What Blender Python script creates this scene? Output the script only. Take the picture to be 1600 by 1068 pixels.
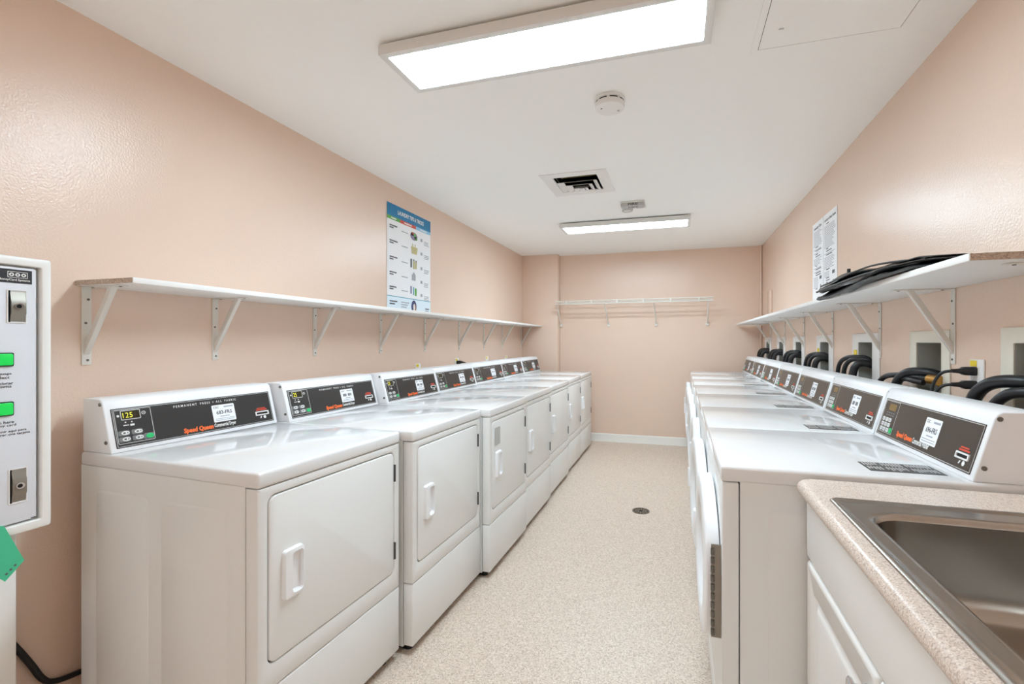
import bpy, bmesh, math, random
from mathutils import Vector, Matrix
random.seed(7)
for o in list(bpy.data.objects): bpy.data.objects.remove(o)
S = bpy.context.scene
COL = S.collection
# ------------------------------------------------------------------ camera, world, exposure
cd = bpy.data.cameras.new('camera'); cam = bpy.data.objects.new('camera', cd); COL.objects.link(cam)
cam.location = (0, 0, 1.30)
cam.rotation_euler = (math.radians(90), 0, math.radians(15.763))
cd.sensor_width = 36; cd.lens = 705/1600*36
cd.shift_x = -60/1600; cd.shift_y = -1/1600
cd.clip_start = 0.02
S.camera = cam
w = bpy.data.worlds.new('world'); S.world = w; w.use_nodes = True
w.node_tree.nodes['Background'].inputs[0].default_value = (1, .97, .94, 1)
w.node_tree.nodes['Background'].inputs[1].default_value = 0.3
LAMP = 37.0                      # emission of the lamp diffusers
S.view_settings.view_transform = 'Standard'; S.view_settings.look = 'None'
S.view_settings.gamma = 1; S.view_settings.use_curve_mapping = False
S.view_settings.exposure = 0.19
S.cycles.max_bounces = 14; S.cycles.diffuse_bounces = 10

# ------------------------------------------------------------------ materials
def lin(c):
    return tuple(((v/255)/12.92 if v/255 <= .04045 else ((v/255+.055)/1.055)**2.4) for v in c)
MATS = {}
def mat(name, rgb, rough=.5, metal=0, emit=0, spec=.5, noise=0, nscale=40, bump=0, bscale=120, coat=0, emit_rgb=None):
    m = bpy.data.materials.new(name); m.use_nodes = True
    nt = m.node_tree; b = nt.nodes['Principled BSDF']; c = lin(rgb)
    b.inputs['Base Color'].default_value = (*c, 1); b.inputs['Roughness'].default_value = rough
    b.inputs['Metallic'].default_value = metal; b.inputs['Specular IOR Level'].default_value = spec
    b.inputs['Coat Weight'].default_value = coat; b.inputs['Coat Roughness'].default_value = .08
    if emit:
        b.inputs['Emission Color'].default_value = (*lin(emit_rgb or rgb), 1); b.inputs['Emission Strength'].default_value = emit
    if noise or bump:
        tc = nt.nodes.new('ShaderNodeTexCoord')
    if noise:
        n = nt.nodes.new('ShaderNodeTexNoise'); n.inputs['Scale'].default_value = nscale; n.inputs['Detail'].default_value = 4
        nt.links.new(tc.outputs['Object'], n.inputs['Vector'])
        r = nt.nodes.new('ShaderNodeValToRGB')
        r.color_ramp.elements[0].position = .3; r.color_ramp.elements[1].position = .7
        r.color_ramp.elements[0].color = (*[v*(1-noise) for v in c], 1); r.color_ramp.elements[1].color = (*[min(1, v*(1+noise*.6)) for v in c], 1)
        nt.links.new(n.outputs['Fac'], r.inputs['Fac']); nt.links.new(r.outputs['Color'], b.inputs['Base Color'])
    if bump:
        n2 = nt.nodes.new('ShaderNodeTexNoise'); n2.inputs['Scale'].default_value = bscale; n2.inputs['Detail'].default_value = 3
        nt.links.new(tc.outputs['Object'], n2.inputs['Vector'])
        bp = nt.nodes.new('ShaderNodeBump'); bp.inputs['Strength'].default_value = bump; bp.inputs['Distance'].default_value = .004
        nt.links.new(n2.outputs['Fac'], bp.inputs['Height']); nt.links.new(bp.outputs['Normal'], b.inputs['Normal'])
    MATS[name] = m
    return m
def speckle(name, base, dark, light, scale, rough):
    m = bpy.data.materials.new(name); m.use_nodes = True
    nt = m.node_tree; b = nt.nodes['Principled BSDF']; b.inputs['Roughness'].default_value = rough
    tc = nt.nodes.new('ShaderNodeTexCoord')
    v = nt.nodes.new('ShaderNodeTexVoronoi'); v.inputs['Scale'].default_value = scale
    n = nt.nodes.new('ShaderNodeTexNoise'); n.inputs['Scale'].default_value = scale*.9; n.inputs['Detail'].default_value = 5; n.inputs['Roughness'].default_value = .75
    nt.links.new(tc.outputs['Object'], v.inputs['Vector']); nt.links.new(tc.outputs['Object'], n.inputs['Vector'])
    sx = nt.nodes.new('ShaderNodeSeparateColor'); nt.links.new(v.outputs['Color'], sx.inputs['Color'])
    r = nt.nodes.new('ShaderNodeValToRGB'); r.color_ramp.interpolation = 'LINEAR'
    e = r.color_ramp.elements; e[0].position = .0; e[0].color = (*lin(dark), 1); e[1].position = 1; e[1].color = (*lin(light), 1)
    for p, c in ((.16, dark), (.28, base), (.74, base), (.88, light)):
        q = e.new(p); q.color = (*lin(c), 1)
    nt.links.new(sx.outputs['Red'], r.inputs['Fac'])
    r2 = nt.nodes.new('ShaderNodeValToRGB'); e = r2.color_ramp.elements
    e[0].position = .34; e[0].color = (*lin(dark), 1); e[1].position = .66; e[1].color = (*lin(light), 1)
    q = e.new(.5); q.color = (*lin(base), 1)
    nt.links.new(n.outputs['Fac'], r2.inputs['Fac'])
    mx = nt.nodes.new('ShaderNodeMix'); mx.data_type = 'RGBA'; mx.inputs['Factor'].default_value = .45
    nt.links.new(r.outputs['Color'], mx.inputs['A']); nt.links.new(r2.outputs['Color'], mx.inputs['B'])
    nt.links.new(mx.outputs['Result'], b.inputs['Base Color'])
    return m
M = {}
M['wall'] = mat('peach_paint', (231, 206, 188), .20, bump=.30, bscale=150, noise=.015, nscale=3)
M['ceiling'] = mat('ceiling_paint', (247, 247, 245), .75)
M['floor'] = speckle('speckled_floor', (212, 193, 176), (164, 143, 127), (236, 224, 211), 210, .42)
M['base'] = mat('white_baseboard', (234, 231, 224), .4)
M['enamel'] = mat('white_enamel', (228, 228, 228), .07, spec=.5)
M['enamel_side'] = mat('white_enamel_satin', (229, 229, 227), .3)
M['plastic'] = mat('white_plastic', (238, 239, 241), .32)
M['panel'] = mat('charcoal_panel', (48, 47, 47), .3)
M['panelw'] = mat('charcoal_panel_wall_reflection', (64, 58, 53), .3)  # charcoal panel with the peach wall's reflection put into its colour
M['line'] = mat('silver_print', (200, 200, 198), .4)
M['white_print'] = mat('white_print', (232, 232, 230), .5)
M['orange'] = mat('orange_print', (246, 112, 50), .5)
M['red'] = mat('red_print', (214, 74, 52), .5)
M['paper'] = mat('white_paper', (240, 241, 244), .6)
M['ink'] = mat('grey_ink', (92, 94, 100), .6)
M['lightink'] = mat('pale_ink', (168, 172, 180), .6)
M['black'] = mat('black_rubber', (26, 26, 28), .42)
M['blackgloss'] = mat('black_vinyl', (22, 22, 24), .33, bump=.25, bscale=60)
M['dark'] = mat('dark_void', (16, 15, 14), .8)
M['glass_dark'] = mat('dark_glass', (58, 60, 66), .08)
M['green_btn'] = mat('green_button', (40, 190, 110), .4)
M['green_lit'] = mat('lit_green_button', (20, 205, 80), .35, emit=.25)
M['green_paper'] = mat('green_paper', (74, 196, 150), .7)
M['display'] = mat('amber_display', (44, 38, 14), .25)
M['display_w'] = mat('dull_amber_display', (128, 104, 58), .3)
M['digits'] = mat('yellow_digits', (210, 206, 60), .5, emit=.7)
M['key'] = mat('white_key', (226, 226, 224), .4)
M['keyring'] = mat('grey_key_surround', (120, 120, 120), .5)
M['steel'] = mat('stainless_steel', (176, 170, 163), .24, metal=1, bump=.03, bscale=300)
M['hinge_steel'] = mat('worn_hinge_steel', (150, 144, 134), .42, metal=.7)
M['chrome'] = mat('chrome', (225, 225, 228), .1, metal=1)
M['brass'] = mat('brass', (190, 145, 80), .32, metal=1)
M['screw'] = mat('screw_steel', (120, 116, 110), .4, metal=.8)
M['hingedark'] = mat('dark_hinge', (70, 70, 70), .45)
M['cream'] = mat('cream_plastic', (232, 228, 214), .45)
M['boxgrey'] = mat('grey_box_liner', (168, 168, 160), .6)
M['yellow'] = mat('yellow_tag', (240, 214, 60), .6)
M['shelf'] = mat('white_melamine', (236, 235, 233), .4)
M['chip'] = speckle('raw_chipboard', (188, 168, 152), (140, 118, 102), (214, 198, 182), 260, .8)
M['bracket'] = mat('white_bracket_paint', (226, 222, 214), .45)
M['lampframe'] = mat('lamp_frame_white', (226, 226, 224), .5)
M['lens'] = mat('lamp_diffuser', (255, 255, 255), .5, emit=LAMP, emit_rgb=(220, 242, 255))
M['grey_dark'] = mat('grey_shadow_gap', (90, 90, 90), .7)
M['laminate'] = speckle('speckled_laminate', (218, 200, 186), (168, 148, 136), (240, 229, 218), 480, .25)
M['cabinet'] = mat('white_thermofoil', (236, 235, 232), .3)
M['kiosk'] = mat('kiosk_white', (238, 238, 235), .35)
M['kiosk_panel'] = mat('kiosk_pale_panel', (222, 224, 230), .3)
M['kiosk_black'] = mat('kiosk_black_label', (40, 40, 46), .4)
M['sticker_grey'] = mat('grey_sticker', (186, 186, 184), .6)
M['blue'] = mat('poster_blue', (16, 122, 172), .5)
M['p_green'] = mat('poster_green', (96, 164, 70), .5)
M['p_red'] = mat('poster_red', (206, 76, 56), .5)
M['p_lblue'] = mat('poster_light_blue', (140, 200, 230), .5)
M['p_pale'] = mat('poster_pale_blue', (222, 238, 248), .55)
M['p_teal'] = mat('poster_teal', (86, 160, 184), .55)
M['p_navy'] = mat('poster_navy', (58, 64, 110), .55)
M['p_tan'] = mat('poster_tan', (190, 180, 130), .55)
M['p_purple'] = mat('poster_purple', (140, 130, 160), .55)
M['p_skin'] = mat('poster_brown', (150, 108, 88), .55)
M['iron'] = mat('cast_iron', (120, 108, 94), .5, metal=.3)
M['horn'] = mat('horn_grey', (228, 228, 225), .5)
M['horndark'] = mat('horn_dark_grey', (188, 188, 185), .5)
M['redletter'] = mat('fire_lettering', (70, 66, 64), .6)

# ------------------------------------------------------------------ mesh helpers
def NB(): return bmesh.new()
def box(bm, x0, x1, y0, y1, z0, z1):
    v = [bm.verts.new(p) for p in ((x0,y0,z0),(x1,y0,z0),(x1,y1,z0),(x0,y1,z0),(x0,y0,z1),(x1,y0,z1),(x1,y1,z1),(x0,y1,z1))]
    for f in ((0,3,2,1),(4,5,6,7),(0,1,5,4),(1,2,6,5),(2,3,7,6),(3,0,4,7)): bm.faces.new([v[i] for i in f])
    return bm
def BX(*a): return box(NB(), *a)
def prism(bm, pts, fn, a, b):
    """polygon pts (2-D) extruded from a to b; fn(p, q, t) -> xyz"""
    A = [bm.verts.new(fn(p[0], p[1], a)) for p in pts]; B = [bm.verts.new(fn(p[0], p[1], b)) for p in pts]
    n = len(pts)
    bm.faces.new(A); bm.faces.new(B[::-1])
    for i in range(n): bm.faces.new([A[i], B[i], B[(i+1) % n], A[(i+1) % n]])
    return bm
def rrect(x0, x1, y0, y1, r, seg=6):
    P = []
    for cx, cy, a0 in ((x1-r, y1-r, 0), (x0+r, y1-r, 90), (x0+r, y0+r, 180), (x1-r, y0+r, 270)):
        for i in range(seg+1):
            a = math.radians(a0+90*i/seg); P.append((cx+r*math.cos(a), cy+r*math.sin(a)))
    return P
def circ(cx, cy, r, n=24, ry=None):
    return [(cx+r*math.cos(2*math.pi*i/n), cy+(ry or r)*math.sin(2*math.pi*i/n)) for i in range(n)]
def loft(bm, loops, close0=False, close1=False):
    """loops: lists of xyz with equal counts, joined one to the next"""
    V = [[bm.verts.new(p) for p in L] for L in loops]; n = len(V[0])
    for a, b in zip(V, V[1:]):
        for i in range(n): bm.faces.new([a[i], a[(i+1) % n], b[(i+1) % n], b[i]])
    if close0: bm.faces.new(V[0][::-1])
    if close1: bm.faces.new(V[-1])
    return bm
def ringplate(bm, outer, inner, fn, a, b):
    """flat plate with a hole, from t=a to t=b"""
    f = lambda L, t: [fn(p[0], p[1], t) for p in L]
    V = [[bm.verts.new(p) for p in L] for L in (f(outer, a), f(outer, b), f(inner, b), f(inner, a))]; n = len(outer)
    for k in range(4):
        A, B = V[k], V[(k+1) % 4]
        for i in range(n): bm.faces.new([A[i], A[(i+1) % n], B[(i+1) % n], B[i]])
    return bm
def cyl(bm, c, d, r, L, seg=16, r2=None):
    d = Vector(d).normalized(); q = d.to_track_quat('Z', 'Y'); c = Vector(c); r2 = r if r2 is None else r2
    A = [c+q @ Vector((x, y, 0)) for x, y in circ(0, 0, r, seg)]; B = [c+q @ Vector((x, y, L)) for x, y in circ(0, 0, r2, seg)]
    return loft(bm, [A, B], True, True)
def tube(bm, pts, r, seg=10):
    pts = [Vector(p) for p in pts]; loops = []; prev = None
    for i, p in enumerate(pts):
        t = (pts[min(i+1, len(pts)-1)]-pts[max(i-1, 0)]).normalized()
        if prev is None:
            u = t.cross(Vector((0, 0, 1))); u = u if u.length > .05 else t.cross(Vector((1, 0, 0))); u.normalize()
        else: u = (prev-t*prev.dot(t)).normalized()
        v = t.cross(u); prev = u
        loops.append([p+(u*math.cos(2*math.pi*k/seg)+v*math.sin(2*math.pi*k/seg))*r for k in range(seg)])
    return loft(bm, loops, True, True)
def spline(pts, n=8):
    P = [Vector(p) for p in pts]; out = []
    for i in range(len(P)-1):
        a, b, c, d = P[max(i-1, 0)], P[i], P[i+1], P[min(i+2, len(P)-1)]
        for k in range(n):
            t = k/n
            out.append(.5*((2*b)+(c-a)*t+(2*a-5*b+4*c-d)*t*t+(3*b-a-3*c+d)*t**3))
    return out+[P[-1]]
def obj(name, bm, m, parent=None, bevel=0, seg=2, ang=35, loc=None, rz=None):
    bmesh.ops.remove_doubles(bm, verts=bm.verts, dist=1e-6)
    bmesh.ops.recalc_face_normals(bm, faces=bm.faces)
    if bevel:
        ed = [e for e in bm.edges if len(e.link_faces) == 2 and e.calc_face_angle(0) > math.radians(ang)]
        bmesh.ops.bevel(bm, geom=ed, offset=bevel, segments=seg, profile=.5, affect='EDGES', clamp_overlap=True)
    me = bpy.data.meshes.new(name); bm.to_mesh(me); bm.free()
    for p in me.polygons: p.use_smooth = True
    me.set_sharp_from_angle(angle=math.radians(48))
    me.materials.append(M[m] if isinstance(m, str) else m)
    return link(name, me, parent, loc, rz)
def link(name, me, parent=None, loc=None, rz=None):
    o = bpy.data.objects.new(name, me); COL.objects.link(o)
    if parent: o.parent = parent
    if loc: o.location = loc
    if rz is not None: o.rotation_euler = (0, 0, rz)
    return o
def tag(o, label, cat, group=None):
    o['label'] = label; o['category'] = cat
    if group: o['group'] = group
    return o
def thing(name, label, cat, loc=(0,0,0), rz=0, group=None):
    o = bpy.data.objects.new(name, None); COL.objects.link(o); o.empty_display_size = .05
    o.location = loc; o.rotation_euler = (0, 0, rz)
    return tag(o, label, cat, group)
def struct(name, bm, m, parent=None, bevel=0, label=None):
    o = obj(name, bm, m, parent, bevel)
    if not parent: o['kind'] = 'structure'
    if label: o['label'] = label
    return o
XYZ = lambda p, q, t: (p, q, t)       # plan outline, extruded up
XZ = lambda p, q, t: (p, t, q)        # front outline, extruded in depth
YZ = lambda p, q, t: (t, p, q)        # side outline, extruded across
# lettering: built-in font turned into flat mesh, fitted to a rectangle
_tc = {}
def text_poly(s, bold=0.0, shear=0.0):
    k = (s, bold, shear)
    if k not in _tc:
        cu = bpy.data.curves.new('t', 'FONT'); cu.body = s; cu.size = 1; cu.offset = bold; cu.shear = shear
        cu.resolution_u = 2; cu.fill_mode = 'BOTH'; cu.extrude = 0
        o = bpy.data.objects.new('t', cu); COL.objects.link(o)
        dg = bpy.context.evaluated_depsgraph_get(); dg.update()
        me = bpy.data.meshes.new_from_object(o.evaluated_get(dg))
        vs = [tuple(v.co[:2]) for v in me.vertices]; fs = [tuple(p.vertices) for p in me.polygons]
        x0 = min(v[0] for v in vs); x1 = max(v[0] for v in vs); y0 = min(v[1] for v in vs); y1 = max(v[1] for v in vs)
        vs = [((x-x0)/(x1-x0), (y-y0)/(y1-y0)) for x, y in vs]
        bpy.data.objects.remove(o); bpy.data.curves.remove(cu); bpy.data.meshes.remove(me)
        _tc[k] = (vs, fs)
    return _tc[k]
def put_text(bm, s, fn, s0, s1, t0, t1, off, bold=.0, shear=0.0):
    vs, fs = text_poly(s, bold, shear)
    V = [bm.verts.new(fn(s0+x*(s1-s0), t0+y*(t1-t0), off)) for x, y in vs]
    for f in fs:
        try: bm.faces.new([V[i] for i in f])
        except ValueError: pass
    return bm
def quad(bm, fn, s0, s1, t0, t1, off):
    bm.faces.new([bm.verts.new(fn(a, b, off)) for a, b in ((s0,t0),(s1,t0),(s1,t1),(s0,t1))]); return bm
def flat(bm, fn, pts, off):
    bm.faces.new([bm.verts.new(fn(a, b, off)) for a, b in pts]); return bm
def pobj(name, bm, m, parent):      # flat print: no merging or normals needed
    me = bpy.data.meshes.new(name); bm.to_mesh(me); bm.free(); me.materials.append(M[m]); o = link(name, me, parent)
    if name in STUFF: o['kind'] = 'stuff'
    return o
STUFF = {'sticker_print', 'sticker_number', 'panel_symbols', 'key_print', 'label_print', 'small_print', 'row_headings', 'headings', 'door_lettering', 'tab_print', 'slot_lettering', 'slot_symbol', 'slip_print', 'header_emblem'}

# ------------------------------------------------------------------ the room
XL, XR, YB, YF, ZC = -2.0, .965, 5.85, -2.9, 2.44
T = .12
CHX, CHY = -1.512, 5.70              # chase in the far left corner
struct('floor', BX(XL-T, XR+T, YF-T, YB+T, -.08, 0), 'floor')
# ceiling with the opening of the air diffuser
VX0, VX1, VY0, VY1 = -.841, -.535, 3.04, 3.345
bm = NB()
for a in ((XL-T, VX0, YF-T, YB+T), (VX1, XR+T, YF-T, YB+T), (VX0, VX1, YF-T, VY0), (VX0, VX1, VY1, YB+T)): box(bm, *a, ZC, ZC+.1)
struct('ceiling', bm, 'ceiling')
struct('wall_left', BX(XL-T, XL, YF-T, YB+T, 0, ZC), 'wall')
bm = NB(); box(bm, XL, XR, YB, YB+T, 0, ZC)
struct('wall_back', bm, 'wall')
struct('trim_1', BX(XL, CHX, CHY, YB, 0, ZC), 'wall', bevel=.004, label='peach boxed-out chase in the far left corner')
struct('wall_front', BX(XL, XR, YF-T, YF, 0, ZC), 'wall')
BOXC = [1.571, 2.139, 2.770, 3.463, 4.143, 4.800, 5.455]     # recessed valve boxes, centre along the wall
BW, BZ0, BZ1 = .19, 1.09, 1.297
bm = NB(); X0, X1 = XR, XR+T
box(bm, X0, X1, YF-T, YB+T, 0, BZ0); box(bm, X0, X1, YF-T, YB+T, BZ1, ZC)
ys = [YF-T]+[v for c in BOXC for v in (c-BW/2, c+BW/2)]+[YB+T]
for i in range(0, len(ys), 2): box(bm, X0, X1, ys[i], ys[i+1], BZ0, BZ1)
struct('wall_right', bm, 'wall')
def cove(bm, x0, x1, y):
    return prism(bm, [(y, 0), (y-.016, 0), (y-.012, .008), (y-.010, .088), (y-.006, .1), (y, .103)], YZ, x0, x1)
struct('baseboard_back', cove(NB(), CHX, XR, YB), 'base')
struct('baseboard_front', BX(XL, XR, YF, YF+.012, 0, .1), 'base')
struct('baseboard_left', BX(XL, XL+.012, YF+.012, .40, 0, .1), 'base')
struct('trim_2', BX(XR-.018, XR, 5.24, 5.42, 1.515, 1.845), 'wall', bevel=.006, label='painted raised raceway cover near the far right corner')
struct('trim_3', tube(NB(), [(XR-.012, YB-.012, 0.1), (XR-.012, YB-.012, ZC)], .011, 8), 'wall', label='thin painted pipe run in the far right corner')

# ------------------------------------------------------------------ laundry machines
def console(root, W, zt, y0, kind, number, digits, near):
    """raised control console; near = detail of the print"""
    H = .178
    prof = [(y0, zt), (y0+.045, zt+.160), (y0+.051, zt+.171), (y0+.063, zt+H), (y0+.150, zt+H), (y0+.150, zt)]
    con = obj('console', prism(NB(), prof, YZ, .008, W-.008), 'plastic', root, bevel=.004)
    L = math.hypot(.045, .160); a, b = .045/L, .160/L
    f = lambda s, t, o: (s*W/.67, y0+t*a-o*b, zt+t*b+o*a)
    def slab(name, pts, m, o0, o1): return obj(name, prism(NB(), pts, f, o0, o1), m, con)
    P = slab('control_panel', rrect(.027, .643, .014, .148, .002, 2), 'panel' if kind == 'dryer' else 'panelw', -.001, .0016)
    e = .0019
    ring = lambda bm, x0, x1, y0_, y1, w, r: ringplate(bm, rrect(x0, x1, y0_, y1, r, 3), rrect(x0+w, x1-w, y0_+w, y1-w, max(r-w, .0005), 3), f, .0012, e)
    obj('panel_border', ring(NB(), .030, .640, .017, .145, .0016, .002), 'line', con)
    obj('keypad_border', ring(NB(), .034, .148, .026, .142, .0018, .004), 'line', con)
    # number sticker
    st = [(.369, .465, .047, .116), (.352, .446, .044, .124)][kind != 'dryer']
    slab('number_sticker', rrect(*st, .004, 3), 'paper', .0012, .0022)
    s0, s1, t0, t1 = st; w_, h_ = s1-s0, t1-t0; g = .0026
    bm = NB()
    put_text(bm, 'CSC', f, s0+.06*w_, s0+.30*w_, t0+.80*h_, t0+.92*h_, g, .02)
    if number: put_text(bm, number, f, s0+.16*w_, s0+.86*w_, t0+.44*h_, t0+.66*h_, g, .025)
    else:
        for k in range(7):
            if k != 3: quad(bm, f, s0+(.16+.1*k)*w_, s0+(.235+.1*k)*w_, t0+.45*h_, t0+.65*h_, g)
    pobj('sticker_number', bm, 'ink', con)
    bm = NB()
    quad(bm, f, s0+.52*w_, s0+.94*w_, t0+.82*h_, t0+.90*h_, g); quad(bm, f, s0+.30*w_, s0+.72*w_, t0+.29*h_, t0+.34*h_, g)
    quad(bm, f, s0+.08*w_, s0+.92*w_, t0+.17*h_, t0+.20*h_, g); quad(bm, f, s0+.08*w_, s0+.92*w_, t0+.08*h_, t0+.11*h_, g)
    pobj('sticker_print', bm, 'lightink', con)
    # maker's lettering
    x0, x1, x2 = (.247, .363, .460) if kind == 'dryer' else (.190, .305, .415)
    tb = .020 if kind == 'dryer' else .026
    pobj('orange_lettering', put_text(NB(), 'Speed Queen', f, x0, x1, tb, tb+.024, .0024, .055, .1), 'orange', con)
    pobj('white_lettering', put_text(NB(), 'Commercial Dryer' if kind == 'dryer' else 'Commercial Washer', f, x1+.004, x2, tb+.004, tb+.023, .0024, .03), 'white_print', con)
    if kind == 'dryer':
        pobj('cycle_lettering', put_text(NB(), 'P E R M A N E N T    P R E S S   +   A L L    F A B R I C', f, .226, .479, .126, .1345, .0024, .02), 'white_print', con)
    # card slot
    cs0, cs1, ct = (.556, .622, .055) if kind == 'dryer' else (.560, .622, .052)
    obj('card_slot_frame', ringplate(NB(), rrect(cs0, cs1, ct-.009, ct+.009, .003, 3), rrect(cs0+.005, cs1-.005, ct-.0045, ct+.0045, .001, 3), f, .001, .005), 'white_print', con)
    slab('card_slot', rrect(cs0+.005, cs1-.005, ct-.0045, ct+.0045, .001, 3), 'dark', .001, .0022)
    bm = NB(); quad(bm, f, cs0+.006, cs1-.006, ct+.013, ct+.018, .0024); quad(bm, f, cs0+.012, cs1-.012, ct+.0205, ct+.0245, .0024)
    pobj('slot_lettering', bm, 'red', con)
    bm = NB(); flat(bm, f, circ(cs0+.044, ct-.018, .007, 10), .0024); flat(bm, f, [(cs0+.020, ct-.022), (cs0+.026, ct-.022), (cs0+.030, ct-.013), (cs0+.024, ct-.013)], .0024)
    pobj('slot_symbol', bm, 'white_print', con)
    # display and keys
    if kind == 'dryer':
        slab('display', rrect(.056, .111, .109, .136, .002, 2), 'display', .0012, .0022)
        obj('display_border', ring(NB(), .053, .114, .106, .139, .0024, .003), 'line', con)
        if digits:
            pobj('display_digits', put_text(NB(), digits, f, .059, .059+.009*len(digits)+.003, .113, .131, .0026, .0), 'digits', con)
        bm = NB()
        for cx in (.064, .083): flat(bm, f, circ(cx, .098, .0026, 10), .0024)
        quad(bm, f, .056, .073, .0865, .0895, .0024); quad(bm, f, .077, .090, .084, .0905, .0024)
        ringplate(bm, circ(.124, .124, .0062, 14), circ(.124, .124, .0045, 14), f, .0016, .0024); flat(bm, f, circ(.045, .122, .0042, 10), .0024)
        flat(bm, f, circ(.124, .124, .0015, 8), .0024)
        pobj('panel_symbols', bm, 'white_print', con)
        for cx, cy in ((.055, .062), (.095, .062), (.055, .041), (.095, .041)):
            k = slab('key_surround', rrect(cx-.0175, cx+.0165, cy-.0085, cy+.0085, .004, 3), 'keyring', .0012, .0024)
            slab('key', circ(cx+.003, cy, .0125, 16, .0068), 'key', .002, .0042)
        slab('key_surround', rrect(.112, .146, .030, .051, .005, 3), 'keyring', .0012, .0024)
        slab('start_key', circ(.131, .0405, .0125, 16, .0085), 'green_btn', .002, .0046)
        bm = NB()
        for cx, cy in ((.055, .062), (.095, .062), (.055, .041), (.095, .041)): flat(bm, f, circ(cx+.009, cy, .0022, 8), .0046); quad(bm, f, cx-.004, cx+.003, cy-.0025, cy+.0025, .0046)
        pobj('key_print', bm, 'ink', con)
    else:
        slab('display', rrect(.072, .128, .108, .132, .002, 2), 'display_w', .0012, .0022)
        bm = NB()
        for r in range(2):
            for k in range(4): quad(bm, f, .066+.017*k, .076+.017*k, .089+.009*r, .0915+.009*r, .0024)
        pobj('panel_symbols', bm, 'lightink', con)
        bm = NB()
        for r in range(3):
            for k in range(3):
                cx, cy = .060+.026*k, .074-.018*r
                slab('key', rrect(cx-.009, cx+.009, cy-.007, cy+.007, .003, 3), 'key', .0012, .0040)
                quad(bm, f, cx-.004, cx+.004, cy-.003, cy+.003, .0044)
        pobj('key_print', bm, 'lightink', con)
        slab('start_key', rrect(.128, .146, .030, .048, .003, 3), 'green_btn', .0012, .0044)
    # screws at the ends
    for sx, d in ((.008, -1), (W-.008, 1)):
        for yy, zz in ((y0+.056, zt+.160), (y0+.024, zt+.036)):
            obj('screw', cyl(NB(), (sx, yy, zz), (d, 0, 0), .006, .003, 10), 'screw', con)
    return con

def machine_base(root, W, D, zt, seam):
    bm = BX(.003, W-.003, .048, D, .030, zt-.044)
    for y0, y1 in ((.12, .40), (.46, .72)):       # shallow pressed fields in the sheet-metal sides
        for sx, d in ((.003, -1), (W-.003, 1)):
            o_ = rrect(y0, y1, .10, zt-.12, .02, 3); i_ = rrect(y0+.004, y1-.004, .104, zt-.124, .018, 3)
            loft(bm, [[(sx, p, q) for p, q in o_], [(sx+d*.0018, p, q) for p, q in i_]], False, True)
    obj('cabinet', bm, 'enamel_side', root)
    obj('top_panel', BX(0, W, -.004, D, zt-.046, zt), 'enamel', root, bevel=.010, seg=3)
    obj('lower_panel', BX(.002, W-.002, 0, .045, .038, seam-.002), 'enamel_side', root, bevel=.004)
    obj('gap_shade_block', BX(.03, W-.03, .06, D-.02, .004, .034), 'dark', root)  # near-black block standing in for the shade under the machine
    for x in (.05, W-.05):
        for y in (.05, D-.06): obj('foot', cyl(NB(), (x, y, 0), (0, 0, 1), .018, .036, 12), 'black', root)

def dryer(label, loc, deg, W, number=None, digits=None, sticker=False):
    zt, D, seam = .93, .80, .296
    r = thing('clothes_dryer', label, 'dryer', (*loc, 0), math.radians(deg), 'white dryers along the left wall')
    machine_base(r, W, D, zt, seam)
    x0, x1, z0, z1 = .034, W-.034, .366, .856
    obj('front_panel', ringplate(NB(), rrect(.002, W-.002, seam+.002, zt-.048, .002, 6), rrect(x0, x1, z0, z1, .026, 6), XZ, 0, .045), 'enamel_side', r, bevel=.003, ang=50)
    d = obj('door', prism(NB(), rrect(x0+.004, x1-.0045, z0+.0045, z1-.004, .023, 6), XZ, -.002, .03), 'enamel_side', r, bevel=.003, ang=50)
    obj('door_recess', BX(x0-.006, x1+.006, .032, .044, z0-.006, z1+.006), 'dark', r)
    hx, hz = .112, .606
    L = lambda g, y: [(p, y, q) for p, q in g]
    hl = [L(rrect(hx-.034, hx+.034, hz-.073, hz+.073, .008, 4), -.0015), L(rrect(hx-.032, hx+.033, hz-.071, hz+.071, .008, 4), -.016),
          L(rrect(hx-.010, hx+.030, hz-.062, hz+.062, .012, 4), -.018), L(rrect(hx-.006, hx+.028, hz-.056, hz+.056, .012, 4), -.0036)]
    obj('handle', loft(NB(), hl, False, True), 'plastic', d)
    for zc in (.768, .455):
        obj('hinge', BX(x1-.004, x1+.003, -.007, .004, zc-.034, zc+.034), 'hingedark', d, bevel=.0015)
    if sticker:
        s = obj('paper_sticker', prism(NB(), rrect(.062, .138, .715, .815, .008, 3), XZ, -.0052, -.0041), 'sticker_grey', d)
    console(r, W, zt, .653, 'dryer', number, digits, True)
    return r

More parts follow.
